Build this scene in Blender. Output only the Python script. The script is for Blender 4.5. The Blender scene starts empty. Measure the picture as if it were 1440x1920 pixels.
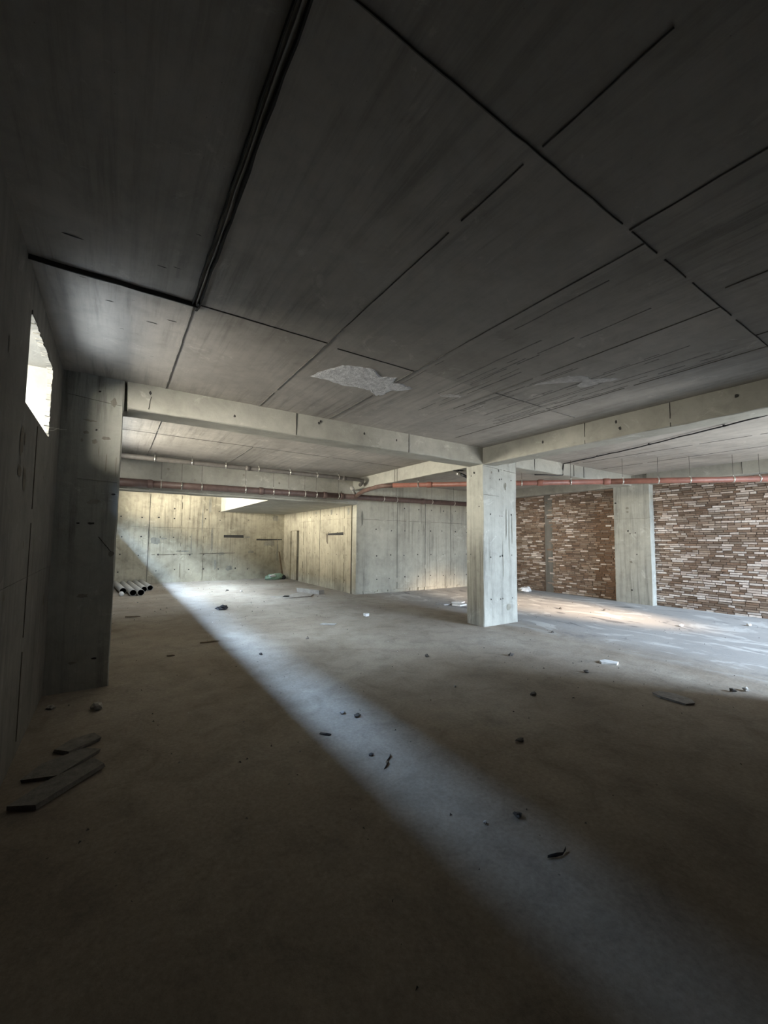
import bpy, bmesh, math, random
from mathutils import Vector, Matrix, noise

# ------------------------------------------------------------------ camera, light, exposure
S = bpy.context.scene
COL = S.collection
S.view_settings.view_transform = 'Standard'
S.view_settings.look = 'None'
S.view_settings.gamma = 1.0
S.view_settings.use_curve_mapping = False
S.view_settings.exposure = -0.06
S.cycles.max_bounces = 10
S.cycles.diffuse_bounces = 2
S.cycles.sample_clamp_indirect = 4.0
S.cycles.use_denoising = True

CAM_H = 1.55
yaw, pitch, roll = math.radians(33.367), math.radians(3.976), math.radians(0.515)
r0 = Vector((math.cos(yaw), -math.sin(yaw), 0))
f0 = Vector((math.sin(yaw) * math.cos(pitch), math.cos(yaw) * math.cos(pitch), math.sin(pitch)))
u0 = Vector((-math.sin(yaw) * math.sin(pitch), -math.cos(yaw) * math.sin(pitch), math.cos(pitch)))
rt = r0 * math.cos(roll) + u0 * math.sin(roll)
up = u0 * math.cos(roll) - r0 * math.sin(roll)
cd = bpy.data.cameras.new('camera')
cam = bpy.data.objects.new('camera', cd)
COL.objects.link(cam)
cd.sensor_fit = 'VERTICAL'
cd.sensor_height = 24.0
cd.lens = 765.65 / 1920 * 24.0
cd.clip_start = 0.05
cd.clip_end = 200
M = Matrix(((rt.x, up.x, -f0.x, 0), (rt.y, up.y, -f0.y, 0), (rt.z, up.z, -f0.z, CAM_H), (0, 0, 0, 1)))
cam.matrix_world = M
S.camera = cam

w = bpy.data.worlds.new('world')
S.world = w
w.use_nodes = True
w.node_tree.nodes['Background'].inputs[0].default_value = (0.55, 0.68, 0.9, 1)
w.node_tree.nodes['Background'].inputs[1].default_value = 0.006


def area(name, loc, target, sx, sy, power, color, spread=180):
    l = bpy.data.lights.new(name, 'AREA')
    l.shape = 'RECTANGLE'
    l.size = sx
    l.size_y = sy
    l.energy = power
    l.color = color
    l.spread = math.radians(spread)
    o = bpy.data.objects.new(name, l)
    COL.objects.link(o)
    o.location = loc
    d = (Vector(target) - Vector(loc)).normalized()
    # local x runs along the world axis most at right angles to d, y the other way
    z = -d
    x = Vector((0, 1, 0)) if abs(d.y) < 0.9 else Vector((1, 0, 0))
    x = (x - z * x.dot(z)).normalized()
    y = z.cross(x)
    o.matrix_world = Matrix(((x.x, y.x, z.x, loc[0]), (x.y, y.y, z.y, loc[1]), (x.z, y.z, z.z, loc[2]), (0, 0, 0, 1)))
    return o


SKY = (0.62, 0.78, 1.0)
# strip of sky over the light well outside the high windows
area('skylight_well', (-2.55, 9.0, 4.89), (-0.67, 9.0, 2.725), 16, 0.19, 1850, (0.42, 0.64, 1.0), 120)
# daylight coming back up from the bottom of the light well
area('daylight_well_low', (-2.1, 7.5, 1.45), (-0.5, 7.5, 2.6), 20, 1.7, 850, (0.80, 0.90, 1.0), 130)
# the sunlit upper part of the well's outer wall, level with the openings
area('daylight_well_high', (-2.1, -0.5, 2.65), (-0.5, -0.5, 2.65), 9, 0.9, 2350, (1.0, 0.95, 0.84))
area('daylight_well_far', (-2.1, 12.0, 2.65), (-0.5, 12.0, 2.65), 10, 0.9, 1900, (1.0, 0.94, 0.80), 130)
area('skylight_well_far', (-2.15, 11.3, 3.85), (0.6, 11.3, 2.0), 7.8, 0.8, 2100, (0.66, 0.82, 1.0), 95)
# daylight down the open shaft at the far end
area('daylight_shaft', (1.4, 13.0, 8.0), (1.4, 12.6, 0), 3.4, 4.0, 80, (0.80, 0.90, 1.0), 100)
# daylight through the wide opening behind the camera on the brick wall's side
area('daylight_entrance', (9.8, -6.5, 3.95), (9.8, 0.0, 2.2), 3.8, 2.5, 3350, (0.58, 0.76, 1.0))
# upward fill added outside that opening to lift the middle of the ceiling
area('ceiling_fill', (8.8, -3.6, 0.1), (6.6, 0.0, 3.6), 4.0, 2.6, 1250, (0.95, 0.93, 0.88))
# spot added outside the same opening to throw the warm patch on the floor
sp = bpy.data.lights.new('warm_patch_spot', 'SPOT')
sp.energy = 15000
sp.color = (1.0, 0.76, 0.54)
sp.spot_size = math.radians(20)
sp.spot_blend = 1.0
sp.shadow_soft_size = 0.4
so = bpy.data.objects.new('warm_patch_spot', sp)
COL.objects.link(so)
so.location = (8.9, -2.2, 2.9)
so.rotation_euler = (Vector((8.95, 6.3, 0.0)) - Vector(so.location)).to_track_quat('-Z', 'Y').to_euler()

# ------------------------------------------------------------------ geometry numbers (metres)
XL, XR = -0.52, 11.39          # left wall, brick wall
YB, YF = -1.5, 16.29           # wall behind the camera, far wall
ZC, ZB = 3.29, 2.983           # ceiling, beam underside
YM = 5.28                      # front of the cross beam and of the columns
XM = 5.68                      # left face of the free-standing column
YD, XD, ZS = 10.26, 5.81, 2.573  # far beam, side wall of the far block, low slab
XS = 3.33                      # edge of the low slab


# ------------------------------------------------------------------ materials
def nodes_of(name):
    m = bpy.data.materials.new(name)
    m.use_nodes = True
    nt = m.node_tree
    b = nt.nodes['Principled BSDF']
    return m, nt, b


def N(nt, typ, **kw):
    n = nt.nodes.new(typ)
    for k, v in kw.items():
        if k in n.inputs:
            n.inputs[k].default_value = v
        else:
            setattr(n, k, v)
    return n


def ramp(nt, src, stops, interp='LINEAR'):
    r = nt.nodes.new('ShaderNodeValToRGB')
    r.color_ramp.interpolation = interp
    e = r.color_ramp.elements
    while len(e) < len(stops):
        e.new(0.5)
    for i, (p, c) in enumerate(stops):
        e[i].position = p
        e[i].color = c if len(c) == 4 else (*c, 1)
    nt.links.new(src, r.inputs[0])
    return r


def g(v):
    return (v, v, v, 1)


def mixc(nt, a, b, fac, mode='MULTIPLY'):
    m = nt.nodes.new('ShaderNodeMix')
    m.data_type = 'RGBA'
    m.blend_type = mode
    for sock, v in ((m.inputs[6], a), (m.inputs[7], b), (m.inputs[0], fac)):
        if hasattr(v, 'is_output'):
            nt.links.new(v, sock)
        else:
            sock.default_value = v if not isinstance(v, tuple) or len(v) == 4 else (*v, 1)
    return m.outputs[2]


def pos_scaled(nt, sc, loc=(0, 0, 0)):
    geo = nt.nodes.new('ShaderNodeNewGeometry')
    mp = nt.nodes.new('ShaderNodeMapping')
    mp.inputs['Scale'].default_value = sc
    mp.inputs['Location'].default_value = loc
    nt.links.new(geo.outputs['Position'], mp.inputs[0])
    return mp.outputs[0]


def noise_tex(nt, vec, scale, detail=5, rough=0.6, dist=0.0):
    n = N(nt, 'ShaderNodeTexNoise', Scale=scale, Detail=detail, Roughness=rough, Distortion=dist)
    nt.links.new(vec, n.inputs['Vector'])
    return n.outputs[0]


def concrete(name, col, streak='Z', streak_amt=0.45, mottle=0.5, seed=0.0, bump=0.25, panels=False, rough=0.88):
    m, nt, b = nodes_of(name)
    p = pos_scaled(nt, (1, 1, 1), (seed, seed * 1.7, seed * 0.6))
    c = (*col, 1)
    big = ramp(nt, noise_tex(nt, p, 0.9, 4, 0.55, 0.3), [(0.3, g(1 - mottle * 0.55)), (0.5, g(0.92)), (0.72, g(1.0 + mottle * 0.12))])
    out = mixc(nt, c, big.outputs[0], 1.0)
    med = ramp(nt, noise_tex(nt, p, 5.5, 7, 0.68, 0.4), [(0.28, g(1 - mottle * 0.42)), (0.48, g(0.96)), (0.7, g(1.06))])
    out = mixc(nt, out, med.outputs[0], 1.0)
    # lime bloom, paler flecks
    bl = ramp(nt, noise_tex(nt, p, 2.6, 8, 0.75, 0.9), [(0.58, g(0)), (0.72, g(1))])
    out = mixc(nt, out, (min(1, col[0] * 1.28), min(1, col[1] * 1.30), min(1, col[2] * 1.32), 1), bl.outputs[0], 'MIX') if mottle > 0.3 else out
    if streak:
        sc = {'Z': (7, 7, 0.32), 'Y': (9, 0.5, 9), 'X': (0.5, 9, 9)}[streak]
        st = noise_tex(nt, pos_scaled(nt, sc, (seed * 3, 0.3, 0.2)), 1.6, 6, 0.7, 0.25)
        sr = ramp(nt, st, [(0.34, g(1 - streak_amt)), (0.5, g(0.97)), (0.68, g(1.08))])
        gate = ramp(nt, noise_tex(nt, p, 0.55, 2, 0.5), [(0.4, g(0.25)), (0.6, g(1))])
        out = mixc(nt, out, sr.outputs[0], gate.outputs[0])
    if panels:
        geo = nt.nodes.new('ShaderNodeNewGeometry')
        sep = nt.nodes.new('ShaderNodeSeparateXYZ')
        nt.links.new(geo.outputs['Position'], sep.inputs[0])
        vals = []
        for ax, o, s in ((0, 0.42, 1.078), (1, 1.06, 2.15)):
            a1 = N(nt, 'ShaderNodeMath', operation='SUBTRACT')
            nt.links.new(sep.outputs[ax], a1.inputs[0]); a1.inputs[1].default_value = o
            a2 = N(nt, 'ShaderNodeMath', operation='DIVIDE')
            nt.links.new(a1.outputs[0], a2.inputs[0]); a2.inputs[1].default_value = s
            a3 = N(nt, 'ShaderNodeMath', operation='FLOOR')
            nt.links.new(a2.outputs[0], a3.inputs[0])
            vals.append(a3.outputs[0])
        cb = nt.nodes.new('ShaderNodeCombineXYZ')
        nt.links.new(vals[0], cb.inputs[0]); nt.links.new(vals[1], cb.inputs[1])
        wn = nt.nodes.new('ShaderNodeTexWhiteNoise')
        nt.links.new(cb.outputs[0], wn.inputs['Vector'])
        pr = ramp(nt, wn.outputs['Value'], [(0, g(0.86)), (1, g(1.06))])
        out = mixc(nt, out, pr.outputs[0], 1.0)
    # pits
    vo = N(nt, 'ShaderNodeTexVoronoi', Scale=26.0)
    nt.links.new(p, vo.inputs['Vector'])
    pit = ramp(nt, vo.outputs['Distance'], [(0.035, g(0.45)), (0.075, g(1))])
    pg = ramp(nt, noise_tex(nt, p, 3.0, 2, 0.5), [(0.5, g(0)), (0.62, g(1))])
    out = mixc(nt, out, pit.outputs[0], pg.outputs[0])
    nt.links.new(out, b.inputs['Base Color'])
    b.inputs['Roughness'].default_value = rough
    b.inputs['Specular IOR Level'].default_value = 0.25
    bn = N(nt, 'ShaderNodeBump', Strength=bump, Distance=0.02)
    nt.links.new(noise_tex(nt, p, 14, 8, 0.7), bn.inputs['Height'])
    nt.links.new(bn.outputs[0], b.inputs['Normal'])
    return m


def plain(name, col, rough=0.7, metal=0.0, var=0.25, scale=12, bump=0.15):
    m, nt, b = nodes_of(name)
    p = pos_scaled(nt, (1, 1, 1))
    r = ramp(nt, noise_tex(nt, p, scale, 5, 0.6), [(0.3, g(1 - var)), (0.7, g(1 + var * 0.4))])
    nt.links.new(mixc(nt, (*col, 1), r.outputs[0], 1.0), b.inputs['Base Color'])
    b.inputs['Roughness'].default_value = rough
    b.inputs['Metallic'].default_value = metal
    bn = N(nt, 'ShaderNodeBump', Strength=bump, Distance=0.01)
    nt.links.new(noise_tex(nt, p, scale * 3, 4, 0.6), bn.inputs['Height'])
    nt.links.new(bn.outputs[0], b.inputs['Normal'])
    return m


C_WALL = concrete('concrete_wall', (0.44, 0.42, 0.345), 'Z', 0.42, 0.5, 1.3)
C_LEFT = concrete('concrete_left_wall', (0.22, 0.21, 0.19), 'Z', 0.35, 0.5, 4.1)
C_BACK = concrete('concrete_dark_absorber', (0.10, 0.095, 0.085), 'Z', 0.35, 0.5, 6.1)  # dark tone given to the unseen back wall to soak up bounce light
C_COL = concrete('concrete_column', (0.46, 0.46, 0.41), 'Z', 0.5, 0.45, 7.7)
C_BEAM = concrete('concrete_beam', (0.45, 0.44, 0.385), None, 0, 0.45, 2.9)
C_CEIL = concrete('concrete_ceiling', (0.51, 0.475, 0.425), 'Y', 0.30, 0.4, 0.4, 0.12, True)
C_FAR = concrete('concrete_far', (0.46, 0.42, 0.32), 'Z', 0.5, 0.75, 9.2)
JOINT = plain('joint_grey', (0.185, 0.175, 0.16), 0.95, 0, 0.4, 20)
FIN = plain('board_print', (0.235, 0.225, 0.205), 0.95, 0, 0.4, 14)
DARK = plain('joint_dark', (0.045, 0.043, 0.04), 0.95, 0, 0.3, 30)
STAIN = plain('stain_brown', (0.15, 0.13, 0.10), 0.95, 0, 0.4, 14)
PLASTER = plain('plaster_pale', (0.90, 0.90, 0.91), 0.95, 0, 0.35, 22, 1.0)
DUSTYRED = plain('dusty_red_plastic', (0.17, 0.105, 0.085), 0.6, 0, 0.35, 9, 0.05)
ROD = plain('dull_rod', (0.12, 0.11, 0.10), 0.6, 0.3, 0.2, 9, 0.05)
BOARD_DIM = plain('dimmed_plasterboard', (0.24, 0.225, 0.205), 0.95, 0, 0.35, 20, 0.6)  # darkened so the dimness by the left wall sits in the colour
C_REVEAL = concrete('concrete_reveal', (0.17, 0.165, 0.145), None, 0, 0.4, 8.8)
C_PATCH = plain('plaster_smear', (0.66, 0.64, 0.61), 0.95, 0, 0.3, 20, 0.8)
PLASTER_DULL = plain('plaster_dull', (0.42, 0.41, 0.40), 0.95, 0, 0.3, 20, 0.8)
RED = plain('red_plastic', (0.27, 0.115, 0.085), 0.45, 0, 0.3, 7, 0.03)
BROWN = plain('dusty_brown_plastic', (0.13, 0.085, 0.075), 0.5, 0, 0.35, 8, 0.05)
GREYPIPE = plain('grey_metal_pipe', (0.17, 0.155, 0.14), 0.55, 0.0, 0.3, 8, 0.05)
ZINC = plain('zinc', (0.75, 0.73, 0.68), 0.35, 0.9, 0.25, 25, 0.05)
PIPE_PALE = plain('pale_pipe_plastic', (0.46, 0.44, 0.40), 0.55, 0, 0.25, 9, 0.05)
PIPE_DARK = plain('dark_pipe_inside', (0.02, 0.02, 0.02), 0.9, 0, 0.1, 9, 0.02)
WHITE = plain('white_scrap', (0.78, 0.77, 0.74), 0.8, 0, 0.2, 20, 0.3)
BOARD = plain('pale_board', (0.40, 0.36, 0.31), 0.85, 0, 0.25, 9, 0.2)
WOOD = plain('weathered_wood', (0.20, 0.15, 0.10), 0.85, 0, 0.4, 10, 0.3)
BLACKP = plain('black_plastic', (0.02, 0.02, 0.024), 0.4, 0, 0.3, 20, 0.2)
GREEN = plain('green_woven', (0.33, 0.47, 0.33), 0.75, 0, 0.3, 16, 0.6)
STONE = plain('dark_stone', (0.13, 0.12, 0.11), 0.9, 0, 0.4, 30, 0.4)
STONE_PALE = plain('pale_stone', (0.50, 0.48, 0.44), 0.9, 0, 0.4, 30, 0.4)


def N_half(nt, src):
    h = N(nt, 'ShaderNodeMath', operation='MULTIPLY')
    nt.links.new(src, h.inputs[0])
    h.inputs[1].default_value = 0.65
    return h.outputs[0]


def floor_material():
    m, nt, b = nodes_of('dusty_concrete_floor')
    p = pos_scaled(nt, (1, 1, 1), (3.1, 0.7, 0))
    big = ramp(nt, noise_tex(nt, p, 0.42, 4, 0.55, 0.4), [(0.32, (0.27, 0.225, 0.175)), (0.5, (0.36, 0.31, 0.25)), (0.68, (0.44, 0.395, 0.33))])
    med = ramp(nt, noise_tex(nt, p, 3.2, 8, 0.7, 0.6), [(0.3, g(0.72)), (0.5, g(0.97)), (0.7, g(1.12))])
    out = mixc(nt, big.outputs[0], med.outputs[0], 1.0)
    fine = ramp(nt, noise_tex(nt, p, 38, 5, 0.7), [(0.3, g(0.8)), (0.7, g(1.12))])
    out = mixc(nt, out, fine.outputs[0], 1.0)
    vo = N(nt, 'ShaderNodeTexVoronoi', Scale=9.0)
    nt.links.new(p, vo.inputs['Vector'])
    sp_ = ramp(nt, vo.outputs['Distance'], [(0.03, g(0.35)), (0.07, g(1))])
    gt = ramp(nt, noise_tex(nt, p, 1.7, 2, 0.5), [(0.5, g(0)), (0.6, g(0.8))])
    out = mixc(nt, out, sp_.outputs[0], gt.outputs[0])
    # trowelled pale skim and dark patches beside the brick wall, over painted-in cool light
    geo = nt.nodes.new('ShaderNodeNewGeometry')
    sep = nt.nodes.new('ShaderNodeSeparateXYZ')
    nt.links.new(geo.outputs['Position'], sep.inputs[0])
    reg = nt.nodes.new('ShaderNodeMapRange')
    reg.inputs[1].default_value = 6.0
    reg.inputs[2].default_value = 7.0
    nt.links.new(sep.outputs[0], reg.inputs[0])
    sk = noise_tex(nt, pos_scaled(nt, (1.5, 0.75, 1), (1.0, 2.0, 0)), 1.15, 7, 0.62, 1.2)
    out = mixc(nt, out, (0.45, 0.455, 0.455, 1), N_half(nt, reg.outputs[0]), 'MIX')  # even grey on this side paints in the cool entrance light
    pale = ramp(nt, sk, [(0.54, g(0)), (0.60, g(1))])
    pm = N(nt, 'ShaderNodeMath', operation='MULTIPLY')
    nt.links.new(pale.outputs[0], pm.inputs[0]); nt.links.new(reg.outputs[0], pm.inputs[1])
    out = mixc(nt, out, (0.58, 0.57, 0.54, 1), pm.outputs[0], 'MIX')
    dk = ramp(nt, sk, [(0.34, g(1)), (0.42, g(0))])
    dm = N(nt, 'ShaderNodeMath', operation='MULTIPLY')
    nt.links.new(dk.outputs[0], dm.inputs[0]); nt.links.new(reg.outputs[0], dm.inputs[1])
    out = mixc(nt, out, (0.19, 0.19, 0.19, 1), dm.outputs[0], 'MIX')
    nt.links.new(out, b.inputs['Base Color'])
    b.inputs['Roughness'].default_value = 0.85
    b.inputs['Specular IOR Level'].default_value = 0.3
    bn = N(nt, 'ShaderNodeBump', Strength=0.35, Distance=0.02)
    nt.links.new(noise_tex(nt, p, 16, 8, 0.7), bn.inputs['Height'])
    nt.links.new(bn.outputs[0], b.inputs['Normal'])
    return m


def brick_material():
    m, nt, b = nodes_of('rough_brick')
    at = nt.nodes.new('ShaderNodeAttribute')
    at.attribute_name = 'brick_tone'
    p = pos_scaled(nt, (1, 1, 1))
    r = ramp(nt, noise_tex(nt, p, 24, 6, 0.7), [(0.3, g(0.72)), (0.7, g(1.12))])
    nt.links.new(mixc(nt, at.outputs['Color'], r.outputs[0], 1.0), b.inputs['Base Color'])
    b.inputs['Roughness'].default_value = 0.92
    bn = N(nt, 'ShaderNodeBump', Strength=0.5, Distance=0.01)
    nt.links.new(noise_tex(nt, p, 50, 5, 0.7), bn.inputs['Height'])
    nt.links.new(bn.outputs[0], b.inputs['Normal'])
    return m


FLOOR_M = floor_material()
BRICK_M = brick_material()
MORTAR = plain('mud_mortar', (0.15, 0.11, 0.085), 0.95, 0, 0.4, 9, 0.6)


# ------------------------------------------------------------------ mesh helpers
def quad_box(bm, x0, x1, y0, y1, z0, z1, mi=0, jit=0.0, rnd=None):
    vs = []
    for z in (z0, z1):
        for x, y in ((x0, y0), (x1, y0), (x1, y1), (x0, y1)):
            j = [rnd.uniform(-jit, jit) for _ in range(3)] if jit else (0, 0, 0)
            vs.append(bm.verts.new((x + j[0], y + j[1], z + j[2])))
    for f in ((3, 2, 1, 0), (4, 5, 6, 7), (0, 1, 5, 4), (1, 2, 6, 5), (2, 3, 7, 6), (3, 0, 4, 7)):
        fc = bm.faces.new([vs[i] for i in f])
        fc.material_index = mi
    return vs


def obj(name, bm, mats, parent=None, smooth=False, **props):
    me = bpy.data.meshes.new(name)
    bm.normal_update()
    bm.to_mesh(me)
    bm.free()
    for m in (mats if isinstance(mats, (list, tuple)) else [mats]):
        me.materials.append(m)
    if smooth:
        for p in me.polygons:
            p.use_smooth = True
    o = bpy.data.objects.new(name, me)
    COL.objects.link(o)
    if parent is not None:
        o.parent = parent
        o.matrix_parent_inverse = parent.matrix_world.inverted()
    for k, v in props.items():
        o[k] = v
    return o


def tag(o, label, cat, group=None):
    o['label'] = label
    o['category'] = cat
    if group:
        o['group'] = group
    return o


def thing(name, label, cat, loc, group=None):
    o = bpy.data.objects.new(name, None)
    COL.objects.link(o)
    o.location = loc
    o.matrix_world = Matrix.Translation(loc)
    return tag(o, label, cat, group)


def member(x0, x1, y0, y1, z0, z1, rnd, step=0.22, rough=0.006, bevel=0.012):
    """A cast concrete member: box with chipped, slightly wavering arrises."""
    bm = bmesh.new()
    nx = max(1, round((x1 - x0) / step)); ny = max(1, round((y1 - y0) / step)); nz = max(1, round((z1 - z0) / step))
    quad_box(bm, x0, x1, y0, y1, z0, z1)
    bmesh.ops.recalc_face_normals(bm, faces=bm.faces)
    bmesh.ops.bevel(bm, geom=list(bm.edges), offset=bevel, segments=1, affect='EDGES')
    for ax, n, lo, hi in ((0, nx, x0, x1), (1, ny, y0, y1), (2, nz, z0, z1)):
        for i in range(1, n):
            co = [0, 0, 0]; co[ax] = lo + (hi - lo) * i / n
            no = [0, 0, 0]; no[ax] = 1
            bmesh.ops.bisect_plane(bm, geom=bm.verts[:] + bm.edges[:] + bm.faces[:], plane_co=co, plane_no=no)
    lo = Vector((x0, y0, z0)); hi = Vector((x1, y1, z1))
    for v in bm.verts:
        q = v.co * 3.1
        d = noise.noise_vector(q) * rough
        on_edge = sum(1 for a in range(3) if min(v.co[a] - lo[a], hi[a] - v.co[a]) < bevel * 1.5)
        if on_edge >= 2:
            d += Vector([rnd.uniform(-1, 1) * rough * 0.7 for _ in range(3)])
            if rnd.random() < 0.05:
                d += ((lo + hi) / 2 - v.co).normalized() * rough * 2
        v.co += d
    return bm


def disc(bm, c, n, r, rnd, mi=1, seg=9, stretch=(1, 1)):
    """flat irregular mark on a surface with normal n (axis letter with sign)"""
    ax = {'x': 0, 'y': 1, 'z': 2}[n[1]]
    sg = 1 if n[0] == '+' else -1
    u, v = [a for a in range(3) if a != ax]
    vs = []
    for i in range(seg):
        a = 2 * math.pi * i / seg
        rr = r * rnd.uniform(0.55, 0.95)
        co = [0, 0, 0]
        co[ax] = c[ax] + sg * 0.0025
        co[u] = c[u] + rr * stretch[0] * math.cos(a)
        co[v] = c[v] + rr * stretch[1] * math.sin(a)
        vs.append(bm.verts.new(co))
    f = bm.faces.new(vs)
    f.material_index = mi


def ridge(bm, a, b, width, height, axis, sign, mi=1, rnd=None, seg=0.12, breaks=0.0):
    width = width * 0.7
    """thin wavering ridge or joint from a to b lying on the face whose normal is axis*sign"""
    a = Vector(a); b = Vector(b)
    n = max(1, int((b - a).length / seg))
    nrm = Vector([sign if i == axis else 0 for i in range(3)])
    d = (b - a).normalized()
    s = d.cross(nrm).normalized()
    prev = None
    for i in range(n + 1):
        p = a.lerp(b, i / n) + s * rnd.uniform(-1, 1) * width * 0.25
        wd = width * rnd.uniform(0.6, 1.15)
        ring = [bm.verts.new(p - s * wd / 2 - nrm * 0.004), bm.verts.new(p - s * wd * 0.25 + nrm * height),
                bm.verts.new(p + s * wd * 0.25 + nrm * height), bm.verts.new(p + s * wd / 2 - nrm * 0.004)]
        if prev and rnd.random() >= breaks:
            for k in range(3):
                f = bm.faces.new((prev[k], prev[k + 1], ring[k + 1], ring[k]))
                f.material_index = mi
        prev = ring


def tube(bm, pts, r, seg=16, mi=0, cap=True, inner=None):
    pts = [Vector(p) for p in pts]
    rings = []
    for i, p in enumerate(pts):
        d = (pts[min(i + 1, len(pts) - 1)] - pts[max(i - 1, 0)]).normalized()
        ref = Vector((0, 0, 1)) if abs(d.z) < 0.9 else Vector((1, 0, 0))
        u = d.cross(ref).normalized(); v = d.cross(u).normalized()
        rr = r[i] if isinstance(r, (list, tuple)) else r
        rings.append([bm.verts.new(p + (u * math.cos(2 * math.pi * k / seg) + v * math.sin(2 * math.pi * k / seg)) * rr) for k in range(seg)])
    for a, b in zip(rings, rings[1:]):
        for k in range(seg):
            f = bm.faces.new((a[k], a[(k + 1) % seg], b[(k + 1) % seg], b[k]))
            f.material_index = mi
            f.smooth = True
    if cap:
        for rg in (rings[0][::-1], rings[-1]):
            f = bm.faces.new(rg)
            f.material_index = mi
    return rings


def lump(c, sx, sy, sz, rnd, rough=0.3, sub=2, flat=True):
    bm = bmesh.new()
    bmesh.ops.create_icosphere(bm, subdivisions=sub, radius=1)
    off = Vector((rnd.uniform(0, 50), rnd.uniform(0, 50), rnd.uniform(0, 50)))
    for v in bm.verts:
        k = 1 + rough * noise.noise(v.co * 1.6 + off) + rough * 0.5 * noise.noise(v.co * 4 + off)
        v.co = Vector((v.co.x * sx, v.co.y * sy, v.co.z * sz)) * k
    zmin = min(v.co.z for v in bm.verts)
    if flat:
        for v in bm.verts:
            if v.co.z < zmin * 0.6:
                v.co.z = zmin * 0.6
        zmin *= 0.6
    for v in bm.verts:
        v.co += Vector((c[0], c[1], c[2] - zmin))
    return bm


def slab_piece(poly, z, th, rnd, tilt=0.0, wav=0.004):
    bm = bmesh.new()
    top, bot = [], []
    cx = sum(p[0] for p in poly) / len(poly)
    for x, y in poly:
        zz = z + max(0, (x - cx)) * tilt
        bot.append(bm.verts.new((x, y, zz)))
        top.append(bm.verts.new((x + rnd.uniform(-wav, wav), y + rnd.uniform(-wav, wav), zz + th + rnd.uniform(0, wav))))
    bm.faces.new(top)
    bm.faces.new(bot[::-1])
    n = len(poly)
    for i in range(n):
        bm.faces.new((bot[i], bot[(i + 1) % n], top[(i + 1) % n], top[i]))
    bmesh.ops.recalc_face_normals(bm, faces=bm.faces)
    return bm


def struct(name, bm, mats, parent=None, smooth=False, label=None, cat=None):
    o = obj(name, bm, mats, parent, smooth)
    o['kind'] = 'structure'
    if label:
        o['label'] = label
        o['category'] = cat
    return o


R = random.Random(11)

# ------------------------------------------------------------------ floor
bm = bmesh.new()
fx0, fx1, fy0, fy1 = -2.4, 14.0, -9.0, 16.6
nx, ny = 82, 128
grid = [[bm.verts.new((fx0 + (fx1 - fx0) * i / nx, fy0 + (fy1 - fy0) * j / ny, 0)) for i in range(nx + 1)] for j in range(ny + 1)]
for row in grid:
    for v in row:
        v.co.z = min(0.0, 0.006 * noise.noise(v.co * 0.9) - 0.003)
for j in range(ny):
    for i in range(nx):
        bm.faces.new((grid[j][i], grid[j][i + 1], grid[j + 1][i + 1], grid[j + 1][i]))
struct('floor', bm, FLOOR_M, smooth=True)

# ------------------------------------------------------------------ ceiling slab with its formwork joints
bm = bmesh.new()
quad_box(bm, XL - 0.2, XR + 0.3, YB - 0.3, YD + 0.3, ZC, ZC + 0.25)
xs = [0.42, 1.50, 2.50, 3.65, 4.73]
# nearest row of panels (Y -1.5..1.06), middle row (1.06..3.21), far row (3.21..5.28)
for x, y0, y1, wd in ((0.42, 3.21, 5.28, 0.016), (1.50, -1.4, 5.28, 0.012), (2.50, 1.06, 5.28, 0.013), (3.65, 1.06, 3.9, 0.011),
                      (4.73, 1.06, 5.0, 0.012), (2.32, -1.4, 1.06, 0.013), (4.40, -1.4, 1.06, 0.012), (3.40, -1.4, 1.06, 0.01)):
    ridge(bm, (x, y0, ZC), (x, y1, ZC), wd, 0.007, 2, -1, 1, R, 0.1, 0.04)
for y, x0, x1, wd in ((3.21, 0.42, 0.95, 0.015), (3.21, 0.95, 1.5, 0.008), (3.25, 1.62, 2.5, 0.013), (3.2, 3.65, 4.73, 0.016), (1.06, 0.42, 5.68, 0.013),
                      (3.22, 4.75, 5.3, 0.008)):
    ridge(bm, (x0, y, ZC), (x1, y, ZC), wd, 0.008, 2, -1, 1, R, 0.1, 0.08)
# heavy stepped joint by the left wall and the double fin running towards the back
ridge(bm, (XL, 3.22, ZC), (0.44, 3.21, ZC), 0.030, 0.03, 2, -1, 3, R, 0.12)
ridge(bm, (0.405, -1.4, ZC), (0.405, 3.22, ZC), 0.020, 0.018, 2, -1, 3, R, 0.12)
ridge(bm, (0.45, -1.4, ZC), (0.45, 3.20, ZC), 0.034, 0.02, 2, -1, 3, R, 0.12, 0.03)
ridge(bm, (0.428, -1.4, ZC), (0.428, 3.22, ZC), 0.018, 0.012, 2, -1, 0, R, 0.2)
ridge(bm, (0.44, 3.16, ZC), (0.44, 3.28, ZC), 0.05, 0.022, 2, -1, 3, R, 0.03)
# short dark gouges parallel to the wall joint
for x0, y0, L in ((-0.36, 2.87, 0.15), (0.14, 2.88, 0.08), (0.23, 2.84, 0.06), (-0.14, 3.53, 0.07), (0.02, 3.42, 0.03), (0.12, 3.7, 0.10), (0.26, 3.58, 0.1),
                  (-0.05, 3.95, 0.05), (0.07, 3.98, 0.03), (0.3, 2.45, 0.05), (-0.15, 4.25, 0.04), (0.2, 4.4, 0.05), (-0.28, 3.3, 0.05)):
    disc(bm, (x0 + L / 2, y0, ZC), '-z', L / 2, R, 3, 9, (1, 0.15))
# fins printed in the slab where the boards lay, running the long way
for k in range(34):
    x = R.uniform(2.55, 4.7)
    y0 = R.uniform(1.2, 3.4)
    ridge(bm, (x, y0, ZC), (x, y0 + R.uniform(0.5, 1.5), ZC), R.uniform(0.015, 0.05), 0.002, 2, -1, 2, R, 0.12, 0.15)
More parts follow.
